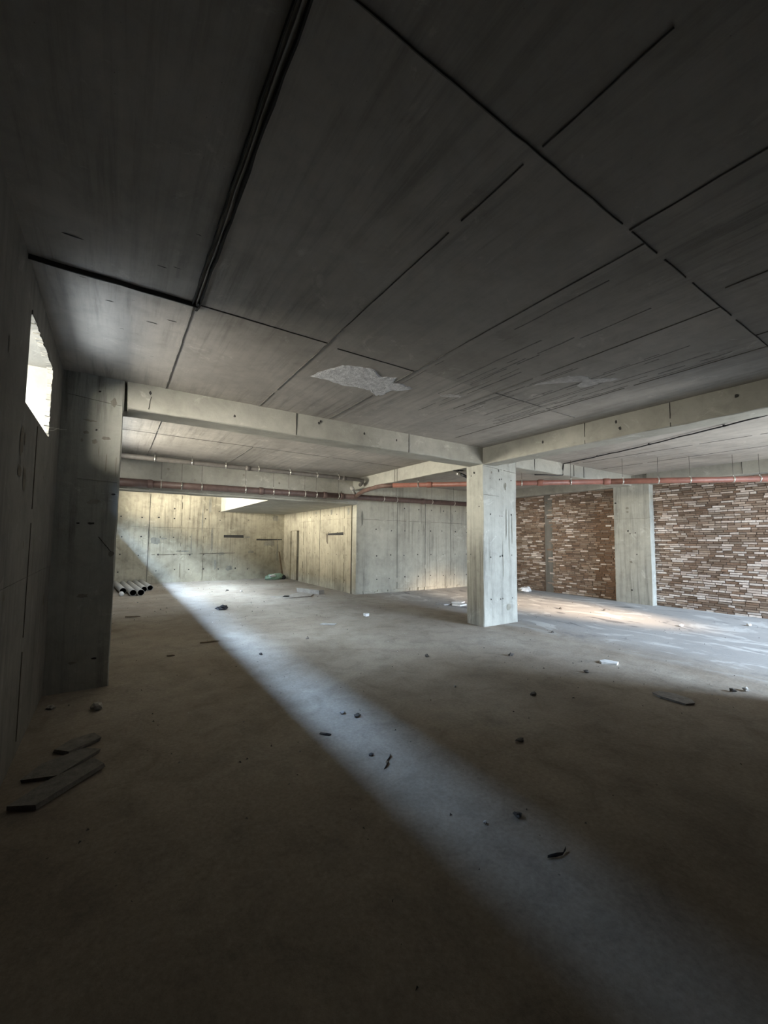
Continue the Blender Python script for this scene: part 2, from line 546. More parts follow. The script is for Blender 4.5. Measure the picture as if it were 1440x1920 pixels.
# joints in the ceilings beyond the beams
for x, y0, y1 in ((0.5, 5.65, 9.9), (2.1, 7.75, 9.9), (8.5, -1, 5.2), (7.2, 5.7, 10.2), (9.6, -1, 5.2)):
    ridge(bm, (x, y0, ZC), (x, y1, ZC), 0.012, 0.006, 2, -1, 1, R, 0.1, 0.05)
ridge(bm, (XL, 7.65, ZC), (5.6, 7.8, ZC), 0.014, 0.006, 2, -1, 1, R, 0.1, 0.02)
ceil = struct('ceiling', bm, [C_CEIL, JOINT, FIN, DARK])


def patch(name, outline, seed, mats, amp, label, thick=0.012):
    """irregular scab of plaster stuck under the slab"""
    rn = random.Random(seed)
    bm = bmesh.new()
    cx = sum(p[0] for p in outline) / len(outline); cy = sum(p[1] for p in outline) / len(outline)
    dense = []
    n = len(outline)
    for i in range(n):
        a = Vector((*outline[i], 0)); b = Vector((*outline[(i + 1) % n], 0))
        for k in range(5):
            q = a.lerp(b, k / 5)
            dense.append(q + Vector((rn.uniform(-amp, amp), rn.uniform(-amp, amp), 0)))
    rings = []
    for s, z in ((1.0, 0.002), (0.92, 1.0), (0.72, 1.0), (0.5, 1.0), (0.28, 1.0), (0.1, 1.0)):
        ring = []
        for q in dense:
            x = cx + (q.x - cx) * s; y = cy + (q.y - cy) * s
            h = thick * (0.45 + 0.9 * abs(noise.noise(Vector((x * 11, y * 7, seed))))) if z == 1.0 else 0.0
            ring.append(bm.verts.new((x, y, ZC - h + (0.002 if z != 1.0 else 0))))
        rings.append(ring)
    m = len(dense)
    for a, b in zip(rings, rings[1:]):
        for k in range(m):
            bm.faces.new((a[k], a[(k + 1) % m], b[(k + 1) % m], b[k]))
    bm.faces.new(rings[-1])
    bmesh.ops.recalc_face_normals(bm, faces=bm.faces)
    o = obj(name, bm, mats, ceil)
    o['label'] = label
    return o


patch('plaster_patch', [(1.66, 3.99), (1.70, 3.78), (1.81, 3.55), (1.97, 3.46), (2.13, 3.45), (2.28, 3.55), (2.45, 3.49), (2.50, 3.62), (2.66, 3.60), (2.80, 3.66),
                        (2.74, 3.76), (2.62, 3.82), (2.62, 4.02), (2.56, 4.09), (2.40, 3.98), (2.22, 3.98), (2.06, 4.03), (1.85, 3.98)], 3, PLASTER, 0.012,
      'large rough white plaster scab')
patch('plaster_patch', [(3.17, 3.62), (3.24, 3.54), (3.34, 3.50), (3.42, 3.50), (3.44, 3.55), (3.33, 3.60), (3.22, 3.66)], 5, C_PATCH, 0.008, 'small pale plaster smear', 0.006)
patch('plaster_patch', [(3.80, 2.80), (3.86, 2.58), (3.90, 2.43), (4.02, 2.33), (4.18, 2.33), (4.28, 2.22), (4.45, 2.14), (4.42, 2.26), (4.33, 2.36), (4.40, 2.38), (4.34, 2.55), (4.22, 2.55), (4.2, 2.42), (4.05, 2.46), (3.95, 2.62)],
      8, C_PATCH, 0.012, 'thin pale plaster smear near the beam', 0.006)

# ------------------------------------------------------------------ left wall with its high openings
ZW0, ZW1 = 2.422, 3.03
T = 0.3
wins = [(3.44, 4.54), (6.4, 8.8), (11.2, 15.5)]
bm = bmesh.new()
top = 5.0
quad_box(bm, XL - T, XL, YB - 0.3, YF + 0.3, 0, ZW0)
quad_box(bm, XL - T, XL, YB - 0.3, YF + 0.3, ZW1, top)
edges = [YB - 0.3] + [v for a in wins for v in a] + [YF + 0.3]
for a, b in zip(edges[::2], edges[1::2]):
    quad_box(bm, XL - T, XL, a, b, ZW0, ZW1)
for y, z, r, st in ((2.89, 2.59, 0.035, (0.5, 1.9)), (3.41, 2.15, 0.07, (1, 1.7)), (3.40, 1.97, 0.05, (1.4, 1)), (3.58, 1.93, 0.08, (0.8, 1.5)), (3.5, 2.2, 0.04, (0.8, 1.4)),
                    (4.13, 1.38, 0.05, (0.35, 4)), (4.9, 0.97, 0.06, (1, 1.3)), (3.2, 1.2, 0.03, (1, 1)), (4.4, 2.05, 0.02, (1, 1)), (3.7, 1.5, 0.02, (1, 2))):
    disc(bm, (XL, y, z), '+x', r, R, 1, 11, st)
ridge(bm, (XL, 3.0, 1.25), (XL, 5.2, 1.27), 0.01, 0.004, 0, 1, 2, R, 0.1)
ridge(bm, (XL, 3.95, 0.1), (XL, 3.95, 2.38), 0.012, 0.005, 0, 1, 1, R, 0.1, 0.2)
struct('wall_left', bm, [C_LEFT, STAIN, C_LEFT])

# broken lip of the visible window opening
bm = bmesh.new()
y0, y1 = wins[0]
rn = random.Random(4)
zz = ZW0
while zz < ZW1:
    h = rn.uniform(0.015, 0.05)
    quad_box(bm, XL - 0.03, XL + 0.004, y1 - rn.uniform(0.006, 0.035), y1 + 0.01, zz, min(ZW1, zz + h), 0, 0.003, rn)
    zz += h
yy = y0
while yy < y1:
    h = rn.uniform(0.02, 0.06)
    quad_box(bm, XL - 0.035, XL + 0.004, yy, min(y1, yy + h), ZW1 - rn.uniform(0.004, 0.022), ZW1 + 0.01, 0, 0.003, rn)
    yy += h
quad_box(bm, XL - T - 0.005, XL - 0.004, y1 - 0.008, y1 + 0.02, ZW0 + 0.002, ZW1)
quad_box(bm, XL - T - 0.005, XL - 0.004, y0, y1, ZW1 - 0.006, ZW1 + 0.02)
struct('window_1', bm, C_REVEAL)
bm = bmesh.new()
tube(bm, [(XL - 0.02, 4.53, 2.50), (XL + 0.03, 4.57, 2.515), (XL + 0.08, 4.68, 2.53), (XL + 0.10, 4.80, 2.56)], 0.0018, 6)
tube(bm, [(XL - 0.02, 4.54, 2.47), (XL + 0.03, 4.56, 2.49), (XL + 0.06, 4.64, 2.535)], 0.0018, 6)
tag(obj('tie_wire', bm, ZINC), 'thin bent tie wire sticking out of the window corner by the wall column', 'wire')

# light well outside the left wall
bm = bmesh.new()
quad_box(bm, -2.6, -2.3, -4, 18, -0.1, 4.1)
struct('wall_outside', bm, C_BEAM)

# ------------------------------------------------------------------ wall behind the camera and outer shell
bm = bmesh.new()
quad_box(bm, XL - 0.2, 6.2, YB - 0.2, YB, 0, ZC + 0.02)
quad_box(bm, 5.72, 5.95, YB, 0.75, 0, ZB + 0.01)  # unseen partition added to keep light off the near floor and ceiling
quad_box(bm, 6.2, XR + 0.3, YB - 0.2, YB, 3.0, ZC + 0.02)
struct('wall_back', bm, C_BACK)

# ------------------------------------------------------------------ far wall
bm = bmesh.new()
quad_box(bm, XL - 0.2, XR + 0.3, YF, YF + 0.3, -0.05, 5.1)
for x in (0.99, 2.0, 2.75):
    ridge(bm, (x, YF, 0.05), (x, YF, 3.1), 0.022, 0.012, 1, -1, 1 if x < 1.5 else 2, R, 0.12, 0.0 if x < 1.5 else 0.35)
ridge(bm, (XL, YF, 1.95), (3.3, YF, 1.93), 0.012, 0.01, 1, -1, 2, R, 0.12, 0.2)
ridge(bm, (1.1, YF, 0.98), (3.9, YF, 1.02), 0.035, 0.012, 1, -1, 2, R, 0.1, 0.1)
for z in (0.42, 0.98, 1.62, 2.28, 2.6):
    for x in (0.2, 0.75, 1.3, 1.8, 2.3, 2.8, 3.3, 3.9, 4.4):
        if R.random() < 0.78:
            disc(bm, (x + R.uniform(-0.05, 0.05), YF, z + R.uniform(-0.03, 0.03)), '-y', R.uniform(0.022, 0.042), R, 1)
for x, z, r, st in ((1.2, 1.45, 0.2, (1.0, 0.8)), (1.45, 1.55, 0.1, (1.2, 0.5)), (2.1, 1.1, 0.09, (3, 0.5)), (2.7, 2.2, 0.05, (0.8, 14)), (3.05, 1.5, 0.06, (0.9, 12)),
                    (2.35, 1.3, 0.03, (0.9, 20)), (3.7, 0.45, 0.16, (1, 0.8)), (3.4, 1.0, 0.12, (1.2, 0.8)), (3.2, 0.6, 0.08, (0.8, 3)), (2.95, 2.8, 0.09, (0.7, 4)), (5.55, 1.1, 0.05, (0.8, 12)),
                    (4.5, 1.05, 0.12, (1.2, 0.6)), (5.45, 2.4, 0.15, (1, 1))):
    disc(bm, (x, YF, z), '-y', r, R, 3, 17, st)
# horizontal chases cut in the wall
quad_box(bm, 3.47, 4.2, YF - 0.004, YF + 0.05, 1.60, 1.70, 1, 0.008, R)
quad_box(bm, 4.2, 4.45, YF - 0.004, YF + 0.05, 1.60, 1.66, 3, 0.008, R)
quad_box(bm, 4.70, 5.75, YF - 0.004, YF + 0.05, 1.50, 1.57, 1, 0.008, R)
quad_box(bm, 5.02, 5.40, YF - 0.004, YF + 0.05, 1.30, 1.50, 3, 0.01, R)
STAIN2 = concrete('concrete_stained', (0.31, 0.30, 0.25), 'Z', 0.4, 0.7, 5.5)
struct('wall_far', bm, [C_FAR, DARK, STAIN, STAIN2])

# ------------------------------------------------------------------ far block: side wall with a doorway, front wall
YD0, YD1, ZD = 14.62, 14.98, 1.89
bm = bmesh.new()
quad_box(bm, XD, XD + 0.3, YD + 0.25, YD0, 0, ZS + 0.02)
quad_box(bm, XD, XD + 0.3, 15.52, YF, 0, ZS + 0.02)
quad_box(bm, XD + 0.05, XD + 0.3, YD1, 15.52, 0, ZD)
quad_box(bm, XD, XD + 0.3, YD0, 15.52, ZD, ZS + 0.02)
for y in (12.75, 14.2, 11.0):
    ridge(bm, (XD, y, 0.02), (XD, y, ZS), 0.016, 0.008, 0, -1, 1 if y == 12.75 else 2, R, 0.12, 0.0 if y == 12.75 else 0.4)
ridge(bm, (XD, YD + 0.1, 2.2), (XD, YD0, 2.2), 0.012, 0.006, 0, -1, 2, R, 0.12, 0.3)
for z in (0.35, 1.1, 1.78, 2.35):
    for y in (10.9, 11.5, 12.1, 12.45, 13.1, 13.6, 14.1):
        if R.random() < 0.7:
            disc(bm, (XD, y + R.uniform(-0.05, 0.05), z), '-x', 0.026, R, 1)
for y, z, r, st in ((10.75, 2.42, 0.1, (1, 1.6)), (11.9, 2.44, 0.07, (1.4, 1.8)), (13.1, 2.48, 0.07, (1.3, 1)), (12.0, 2.2, 0.05, (0.6, 4))):
    disc(bm, (XD, y, z), '-x', r, R, 3, 13, st)
quad_box(bm, XD - 0.003, XD + 0.05, 11.05, 12.2, 1.70, 1.78, 1, 0.006, R)
quad_box(bm, XD - 0.003, XD + 0.05, 12.12, 12.28, 1.42, 1.76, 2, 0.006, R)
struct('wall_block_side', bm, [C_FAR, DARK, STAIN, STAIN2])

bm = bmesh.new()
quad_box(bm, XD, XR + 0.3, YD, YD + 0.3, 0, ZC)
for x in (7.25, 8.35, 9.45, 10.5):
    ridge(bm, (x, YD, 0.05), (x, YD, 2.75), 0.018, 0.009, 1, -1, 1, R, 0.12, 0.08)
ridge(bm, (6.0, YD, 2.16), (XR, YD, 2.14), 0.016, 0.008, 1, -1, 2, R, 0.12, 0.15)
for z in (0.42, 1.10, 1.86, 2.55):
    for x in (6.5, 7.0, 7.55, 8.05, 8.6, 9.1, 9.65, 10.2):
        if z < 2.4 or x > 7.2:
            disc(bm, (x + R.uniform(-0.04, 0.04), YD, z + R.uniform(-0.02, 0.02)), '-y', R.uniform(0.022, 0.034), R, 1)
for x, z, r, st in ((9.5, 2.3, 0.05, (0.8, 7)), (6.0, 2.2, 0.06, (1, 5)), (8.3, 2.45, 0.03, (0.8, 9)), (9.0, 2.6, 0.03, (0.8, 7))):
    disc(bm, (x, YD, z), '-y', r, R, 3, 13, st)
# crumbled kicker along the foot
x = XD + 0.02
while x < XR:
    L = R.uniform(0.08, 0.25)
    quad_box(bm, x, x + L, YD - R.uniform(0.01, 0.05), YD + 0.01, 0, R.uniform(0.03, 0.1), 0, 0.006, R)
    x += L
struct('wall_block_front', bm, [C_WALL, DARK, STAIN, STAIN2])

# low slab over the far corner, edge upstand and shaft walls above
bm = bmesh.new()
quad_box(bm, XS, XR + 0.3, YD + 0.28, YF, ZS, ZC + 0.3)
struct('ceiling_low', bm, C_BEAM)
bm = bmesh.new()
quad_box(bm, XS, XS + 0.2, YD, YF, ZC + 0.3, 5.1)
quad_box(bm, XL - 0.2, XS + 0.2, YD + 0.02, YD + 0.3, ZC + 0.2, 5.1)
struct('wall_shaft', bm, C_FAR)

# ------------------------------------------------------------------ brick wall on the right
def brick_wall():
    rn = random.Random(23)
    bm = bmesh.new()
    lay = bm.loops.layers.float_color.new('brick_tone')
    pal_dark = [(0.24, 0.17, 0.125), (0.30, 0.22, 0.165), (0.20, 0.14, 0.10), (0.36, 0.275, 0.21), (0.27, 0.18, 0.125), (0.33, 0.265, 0.21)]
    pal_light = [(0.66, 0.58, 0.52), (0.58, 0.49, 0.43), (0.74, 0.67, 0.61), (0.48, 0.39, 0.32)]
    quad_box(bm, XR, XR + 0.25, YB - 0.3, YD + 0.02, 0, ZC, 1)
    row = 0.051
    z = 0.0
    i = 0
    while z < 3.05:
        hgt = row * rn.uniform(0.94, 1.06)
        y = -1.4 - rn.uniform(0, 0.24)
        while y < YD:
            L = rn.choice((0.235, 0.24, 0.225, 0.12, 0.115, 0.24, 0.17))
            dark_band = 7.75 < y < 7.98
            blot = noise.noise(Vector((y * 0.55, z * 1.1, 3.0)))
            pl = 0.27 + 0.42 * blot + (0.16 if y < 4.9 else -0.02)
            if rn.random() < pl:
                c = rn.choice(pal_light)
            else:
                c = rn.choice(pal_dark)
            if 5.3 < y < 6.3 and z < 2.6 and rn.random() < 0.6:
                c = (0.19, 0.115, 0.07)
            k = rn.uniform(0.8, 1.2)
            c = (c[0] * k, c[1] * k, c[2] * k, 1)
            if rn.random() > 0.006 and not dark_band:
                e = rn.uniform(0.004, 0.022)
                sag = 0.012 * math.sin(y * 1.3 + z * 2.0)
                n0 = len(bm.faces)
                vs = quad_box(bm, XR - e, XR + 0.05, y + 0.006, y + L - 0.008, z + 0.005 + sag, z + hgt - 0.008 + sag, 0, 0.0042, rn)
                bm.faces.ensure_lookup_table()
                for f in bm.faces[n0:]:
                    for lp in f.loops:
                        lp[lay] = c
            y += L
        z += hgt
        i += 1
    # concrete tie column cast flush in the brickwork
    quad_box(bm, XR - 0.012, XR + 0.05, 7.74, 8.0, 0, 3.0, 2, 0.003, rn)
    return bm


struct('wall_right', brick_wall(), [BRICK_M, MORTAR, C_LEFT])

# ------------------------------------------------------------------ columns
def marks(bm, items):
    for it in items:
        c, n, r, mi, st = it
        disc(bm, c, n, r, R, mi, 13, st)


bm = member(XL - 0.02, 0.02, YM, YM + 0.45, -0.02, ZC + 0.02, random.Random(1))
Y = YM - 0.004
marks(bm, [((-0.21, Y, 2.70), '-y', 0.014, 1, (1, 1)), ((-0.22, Y, 2.57), '-y', 0.03, 2, (1, 1.1)), ((-0.12, Y, 2.62), '-y', 0.04, 2, (1.3, 0.6)),
           ((-0.30, Y, 2.66), '-y', 0.03, 2, (1.2, 0.7)), ((-0.33, Y, 2.57), '-y', 0.02, 2, (0.8, 1.3)), ((-0.2, Y, 3.12), '-y', 0.012, 1, (1.5, 1)),
           ((-0.07, Y, 3.02), '-y', 0.03, 2, (1.2, 2.2)), ((-0.11, Y, 2.35), '-y', 0.008, 2, (1, 18)), ((-0.18, Y, 2.48), '-y', 0.006, 2, (1, 14)),
           ((-0.02, Y, 2.32), '-y', 0.006, 2, (1, 22)), ((-0.03, Y, 2.02), '-y', 0.02, 1, (1.2, 0.7)), ((-0.2, Y, 1.93), '-y', 0.05, 2, (1.4, 0.7)),
           ((-0.21, Y, 1.70), '-y', 0.03, 1, (1.3, 0.5)), ((-0.32, Y, 1.70), '-y', 0.02, 1, (1.2, 0.6)), ((-0.27, Y, 2.79), '-y', 0.05, 2, (1.5, 0.3)),
           ((-0.02, Y, 1.38), '-y', 0.04, 2, (0.8, 1)), ((-0.25, Y, 0.95), '-y', 0.04, 2, (1.5, 0.8)), ((-0.12, Y, 0.3), '-y', 0.02, 1, (1.6, 0.6)), ((-0.3, Y, 0.28), '-y', 0.03, 2, (1.4, 0.6))])
ridge(bm, (XL, Y, 3.05), (0.0, Y, 3.0), 0.008, 0.004, 1, -1, 2, R, 0.05, 0.2)
ridge(bm, (-0.45, Y, 2.17), (0.0, Y, 2.15), 0.006, 0.004, 1, -1, 2, R, 0.05, 0.2)
ridge(bm, (-0.14, Y, 1.56), (-0.02, Y, 1.40), 0.010, 0.004, 1, -1, 1, R, 0.03, 0.1)
struct('concrete_column', bm, [C_COL, DARK, STAIN2], label='stained concrete column against the left wall beside the high window', cat='column')

bm = member(XM, 6.61, YM, 5.72, -0.02, ZC + 0.02, random.Random(2))
m_ = []
for z in (0.48, 1.27, 2.05, 2.75):
    for x in (5.86, 6.12, 6.18, 6.45):
        m_.append(((x, Y, z + R.uniform(-0.02, 0.02)), '-y', R.uniform(0.012, 0.022), 1, (0.9, 1.2)))
m_ += [((6.28, Y, 2.62), '-y', 0.045, 2, (0.9, 2.2)), ((5.9, Y, 2.85), '-y', 0.03, 2, (0.8, 1.2)), ((6.1, Y, 2.9), '-y', 0.02, 1, (0.7, 2)), ((6.3, Y, 1.9), '-y', 0.010, 2, (1, 45)),
       ((6.38, Y, 1.7), '-y', 0.009, 2, (1, 60)), ((6.47, Y, 1.8), '-y', 0.009, 2, (1, 50)), ((6.2, Y, 1.2), '-y', 0.008, 2, (1, 60)), ((6.35, Y, 0.3), '-y', 0.09, 2, (1.0, 0.9))]
marks(bm, m_)
for y, z, r in ((5.5, 2.85, 0.03), (5.58, 2.8, 0.015), (5.38, 2.2, 0.016), (5.6, 1.3, 0.015)):
    disc(bm, (XM - 0.006, y, z), '-x', r, R, 1)
ridge(bm, (XM, Y, 2.42), (6.1, Y, 2.41), 0.012, 0.006, 1, -1, 2, R, 0.05)
ridge(bm, (XM, Y, 2.96), (6.6, Y, 2.9), 0.010, 0.006, 1, -1, 2, R, 0.05, 0.2)
struct('concrete_column', bm, [C_COL, DARK, STAIN2], label='free-standing square concrete column in the middle of the floor', cat='column')

bm = member(11.19, XR + 0.05, 4.86, 5.76, -0.02, ZC + 0.02, random.Random(3))
for y, z, r in ((5.4, 2.45, 0.04), (5.4, 2.35, 0.035), (5.4, 1.85, 0.03), (5.35, 1.78, 0.02), (5.22, 1.8, 0.02), (5.35, 1.05, 0.04), (5.2, 1.25, 0.02), (5.35, 0.33, 0.03), (5.7, 2.6, 0.03)):
    disc(bm, (11.19 - 0.006, y, z), '-x', r, R, 2 if r > 0.03 else 1, 11, (1.2, 0.9))
ridge(bm, (11.186, 4.9, 2.17), (11.186, 5.75, 2.17), 0.01, 0.005, 0, -1, 2, R, 0.06, 0.1)
struct('concrete_column', bm, [C_COL, DARK, STAIN2], label='concrete pier standing against the brick wall under the red pipe', cat='column')

# ------------------------------------------------------------------ beams
# every beam goes a little way into the column or wall that carries it
bm = member(0.05, XM + 0.05, YM - 0.002, 5.65, ZB, ZC + 0.02, random.Random(4))
quad_box(bm, 0.0, 0.10, YM + 0.12, 5.65, ZB, ZC + 0.01, 0)
for x in (2.02, 3.95):
    ridge(bm, (x, YM - 0.004, ZB), (x, YM - 0.004, ZC), 0.012, 0.006, 1, -1, 1, R, 0.05)
ridge(bm, (0.26, YM - 0.004, 3.01), (0.28, YM - 0.004, 3.16), 0.012, 0.005, 1, -1, 1, R, 0.04)
for x, z in ((0.27, 3.2), (2.35, 3.2), (3.1, 3.17), (3.7, 3.15), (2.38, 3.23), (1.2, 3.1)):
    disc(bm, (x, YM - 0.006, z), '-y', 0.018, R, 1, 9, (1, 1.6))
struct('concrete_beam', bm, [C_BEAM, DARK], label='pale concrete cross beam from the wall column to the free-standing column', cat='beam')

bm = member(XM - 0.002, 6.03, YB, YM + 0.05, ZB, ZC + 0.02, random.Random(5))
for y in (3.3, 2.2):
    ridge(bm, (XM - 0.004, y, ZB), (XM - 0.004, y, ZC), 0.010, 0.006, 0, -1, 1, R, 0.05, 0.1)
for y, z in ((4.0, 3.15), (2.85, 3.2), (2.8, 3.1), (1.55, 3.18), (1.2, 3.05)):
    disc(bm, (XM - 0.006, y, z), '-x', 0.022, R, 1, 9, (1, 1.4))
struct('concrete_beam', bm, [C_BEAM, DARK], label='concrete beam running from the free-standing column towards the viewer', cat='beam')

bm = member(6.60, 11.25, YM - 0.002, 5.65, 3.02, ZC + 0.02, random.Random(6))
for x in (7.2, 8.6, 9.0):
    ridge(bm, (x, YM - 0.004, 3.03), (x, YM - 0.004, ZC), 0.01, 0.006, 1, -1, 1, R, 0.05)
struct('concrete_beam', bm, [C_BEAM, DARK], label='concrete beam between the free-standing column and the brick wall pier', cat='beam')

bm = member(XM - 0.002, 6.0, 5.70, YD + 0.02, ZB, ZC + 0.02, random.Random(7))
for y in (8.05, 8.15):
    ridge(bm, (XM - 0.004, y, ZB), (XM - 0.004, y, ZC), 0.008, 0.005, 0, -1, 1, R, 0.05)
struct('concrete_beam', bm, [C_BEAM, DARK], label='bright cream concrete beam from the free-standing column to the far block', cat='beam')

bm = member(XL - 0.02, XD + 0.05, YD, YD + 0.3, ZS, ZC + 0.3, random.Random(8))
ridge(bm, (XL, YD - 0.004, 2.62), (XD, YD - 0.004, 2.62), 0.02, 0.012, 1, -1, 2, R, 0.1, 0.1)
for x, z in ((0.95, 3.1), (1.5, 2.9), (2.6, 3.12), (4.3, 2.85), (5.3, 2.9), (3.5, 3.0)):
    disc(bm, (x, YD - 0.006, z), '-y', 0.035, R, 2, 9, (1, 1))
struct('concrete_beam', bm, [C_BEAM, DARK, STAIN2], label='deep far concrete beam behind the long brown drain pipe', cat='beam')

bm = member(11.10, XR + 0.05, YB, 4.88, 3.02, ZC + 0.02, random.Random(9))
for y in (3.0, 1.6):
    ridge(bm, (11.096, y, 3.03), (11.096, y, ZC), 0.012, 0.006, 0, -1, 1, R, 0.05)
struct('concrete_beam', bm, [C_BEAM, DARK], label='concrete edge beam over the brick wall on the viewer side of the pier', cat='beam')
bm = member(11.10, XR + 0.05, 5.70, YD + 0.02, 3.02, ZC + 0.02, random.Random(10))
struct('concrete_beam', bm, [C_BEAM, DARK], label='concrete edge beam over the brick wall beyond the pier', cat='beam')

# ------------------------------------------------------------------ pipes under the ceiling
def hanger(root, c, d, r, rod_top, name='hanger'):
    """split ring clamp with a rod up to the slab"""
    bm = bmesh.new()
    d = Vector(d).normalized()
    c = Vector(c)
    tube(bm, [c - d * 0.011, c + d * 0.011], r + 0.007, 20, 0, True)
    s = d.cross(Vector((0, 0, 1))).normalized()
    for k in (-1, 1):
        q = c + s * k * (r + 0.016)
        tube(bm, [q - Vector((0, 0, 0.014)), q + Vector((0, 0, 0.014))], 0.009, 8, 0)
    tube(bm, [c + Vector((0, 0, r + 0.02)), Vector((c.x, c.y, rod_top))], 0.0035, 8, 1)
    tube(bm, [c + Vector((0, 0, r)), c + Vector((0, 0, r + 0.03))], 0.012, 6, 0)
    return obj(name, bm, [ZINC, ROD], root, True)


def run_z(x, x0, z0, x1, z1):
    return z0 + (z1 - z0) * (x - x0) / (x1 - x0)


root = thing('brown_drain_pipe', 'long dusty brown drain pipe hung across the far concrete beam', 'pipe', (5.0, 9.95, 2.7))
bm = bmesh.new()
tube(bm, [(x, 9.95, run_z(x, 0, 2.70, 9.5, 2.79)) for x in (0.55, 2, 4, 5.2)], 0.075, 20)
obj('pipe_run', bm, BROWN, root, True)
bm = bmesh.new()
tube(bm, [(x, 9.95, run_z(x, 0, 2.70, 9.5, 2.79)) for x in (5.15, 6.0, 8, 11.05)], 0.075, 20)
obj('pipe_run', bm, BROWN, root, True)
bm = bmesh.new()
tube(bm, [(x, 9.95, run_z(x, 0, 2.70, 9.5, 2.79)) for x in (XL + 0.02, 0.2, 0.6)], 0.088, 20)
obj('pipe_run', bm, BROWN, root, True)
for x in (0.58, 2.95, 4.65, 5.16, 8.0):
    bm = bmesh.new()
    z = run_z(x, 0, 2.70, 9.5, 2.79)
    tube(bm, [(x - 0.06, 9.95, z), (x - 0.03, 9.95, z), (x + 0.03, 9.95, z), (x + 0.06, 9.95, z)], [0.083, 0.092, 0.092, 0.083], 20)
    obj('coupling', bm, BROWN, root, True)
for x in (0.79, 1.19, 1.6, 2.57, 3.25, 3.64, 4.08, 4.40, 5.05, 6.52, 6.99, 8.35, 9.3):
    hanger(root, (x, 9.95, run_z(x, 0, 2.70, 9.5, 2.79)), (1, 0, 0), 0.075, ZC)

root = thing('upper_service_pipe', 'slim grey pipe clipped high under the slab, above the brown drain pipe', 'pipe', (2.5, 9.45, 3.1))
bm = bmesh.new()
tube(bm, [(x, 9.35, 3.15) for x in (XL + 0.02, 1, 3, 5.35)] + [(5.47, 9.38, 3.14), (5.52, 9.46, 3.10), (5.53, 9.6, 3.05)], 0.05, 16)
obj('pipe_run', bm, GREYPIPE, root, True)
for x in (2.45, 4.9):
    bm = bmesh.new()
    tube(bm, [(x - 0.05, 9.35, 3.15), (x + 0.05, 9.35, 3.15)], 0.058, 16)
    obj('coupling', bm, GREYPIPE, root, True)
for x in (0.0, 0.61, 1.30, 1.98, 2.70, 3.45, 4.15, 4.75):
    hanger(root, (x, 9.35, 3.15), (1, 0, 0), 0.05, ZC)

# red drain pipe crossing diagonally from the brick wall to the brown pipe
root = thing('red_drain_pipe', 'long orange-red drain pipe slung diagonally in front of the brick wall and pier', 'pipe', (8.0, 5.0, 2.75))
A0 = Vector((11.28, 1.52, 2.79)); A1 = Vector((5.45, 7.90, 2.85))
P = lambda t: A0.lerp(A1, t)
dirv = (A1 - A0).normalized()
bm = bmesh.new()
tube(bm, [P(0), P(0.3), P(0.47)], 0.058, 20)
obj('pipe_run', bm, RED, root, True)
bm = bmesh.new()
tube(bm, [P(0.46), P(0.7), P(1.0)], 0.055, 20)
obj('pipe_run', bm, RED, root, True)
bm = bmesh.new()
tube(bm, [P(1.0), A1 + Vector((-0.16, 0.24, 0)), A1 + Vector((-0.18, 0.5, -0.01)), (5.32, 9.0, 2.82), (5.44, 9.5, 2.79), (5.56, 9.855, 2.765)], 0.052, 18)
obj('elbow', bm, DUSTYRED, root, True)
bm = bmesh.new()
tube(bm, [(5.30, 9.62, 2.93), (5.42, 9.74, 2.86), (5.47, 9.79, 2.84)], 0.042, 16)
tube(bm, [(5.27, 9.58, 2.945), (5.31, 9.63, 2.925)], 0.058, 16)
obj('branch', bm, PIPE_PALE, root, True, label='dusty pale branch fitting')
for t in (0.085, 0.47, 0.62, 0.90):
    bm = bmesh.new()
    tube(bm, [P(t) - dirv * 0.07, P(t) - dirv * 0.04, P(t) + dirv * 0.04, P(t) + dirv * 0.07], [0.060, 0.069, 0.069, 0.060], 20)
    obj('coupling', bm, RED, root, True)
for t in (0.16, 0.21, 0.295, 0.36, 0.435, 0.55, 0.665, 0.80, 0.93):
    q = P(t)
    top_z = ZC if not (5.2 < q.y < 5.75) else 3.02
    hanger(root, q, dirv, 0.057, top_z)

# black cable stapled to the slab and down the beam
root = thing('black_cable', 'thin black cable stapled along the slab and down the beam near the brick wall', 'cable', (7.6, 3.4, 3.2))
bm = bmesh.new()
path = []
rn = random.Random(6)
ctrl = [(7.0, 0.8), (7.19, 1.64), (7.46, 2.44), (7.79, 3.51), (8.0, 4.4), (8.17, 5.2)]
for (ax, ay), (bx, by) in zip(ctrl, ctrl[1:]):
    for k in range(6):
        t = k / 6
        path.append((ax + (bx - ax) * t + rn.uniform(-0.012, 0.012), ay + (by - ay) * t, ZC - 0.022 - rn.uniform(0, 0.008)))
path += [(8.18, 5.255, ZC - 0.02), (8.185, 5.262, ZC - 0.05), (8.17, 5.262, 3.15), (8.16, 5.262, 3.02), (8.0, 5.30, 2.995), (7.75, 5.40, 3.0), (7.5, 5.5, 2.99)]
tube(bm, path, 0.011, 8)
obj('cable_run', bm, BLACKP, root, True)
for k in (4, 10, 17, 24):
    q = path[k]
    bm = bmesh.new()
    quad_box(bm, q[0] - 0.02, q[0] + 0.02, q[1] - 0.012, q[1] + 0.012, q[2] - 0.012, ZC - 0.009)
    obj('clip', bm, BLACKP, root)

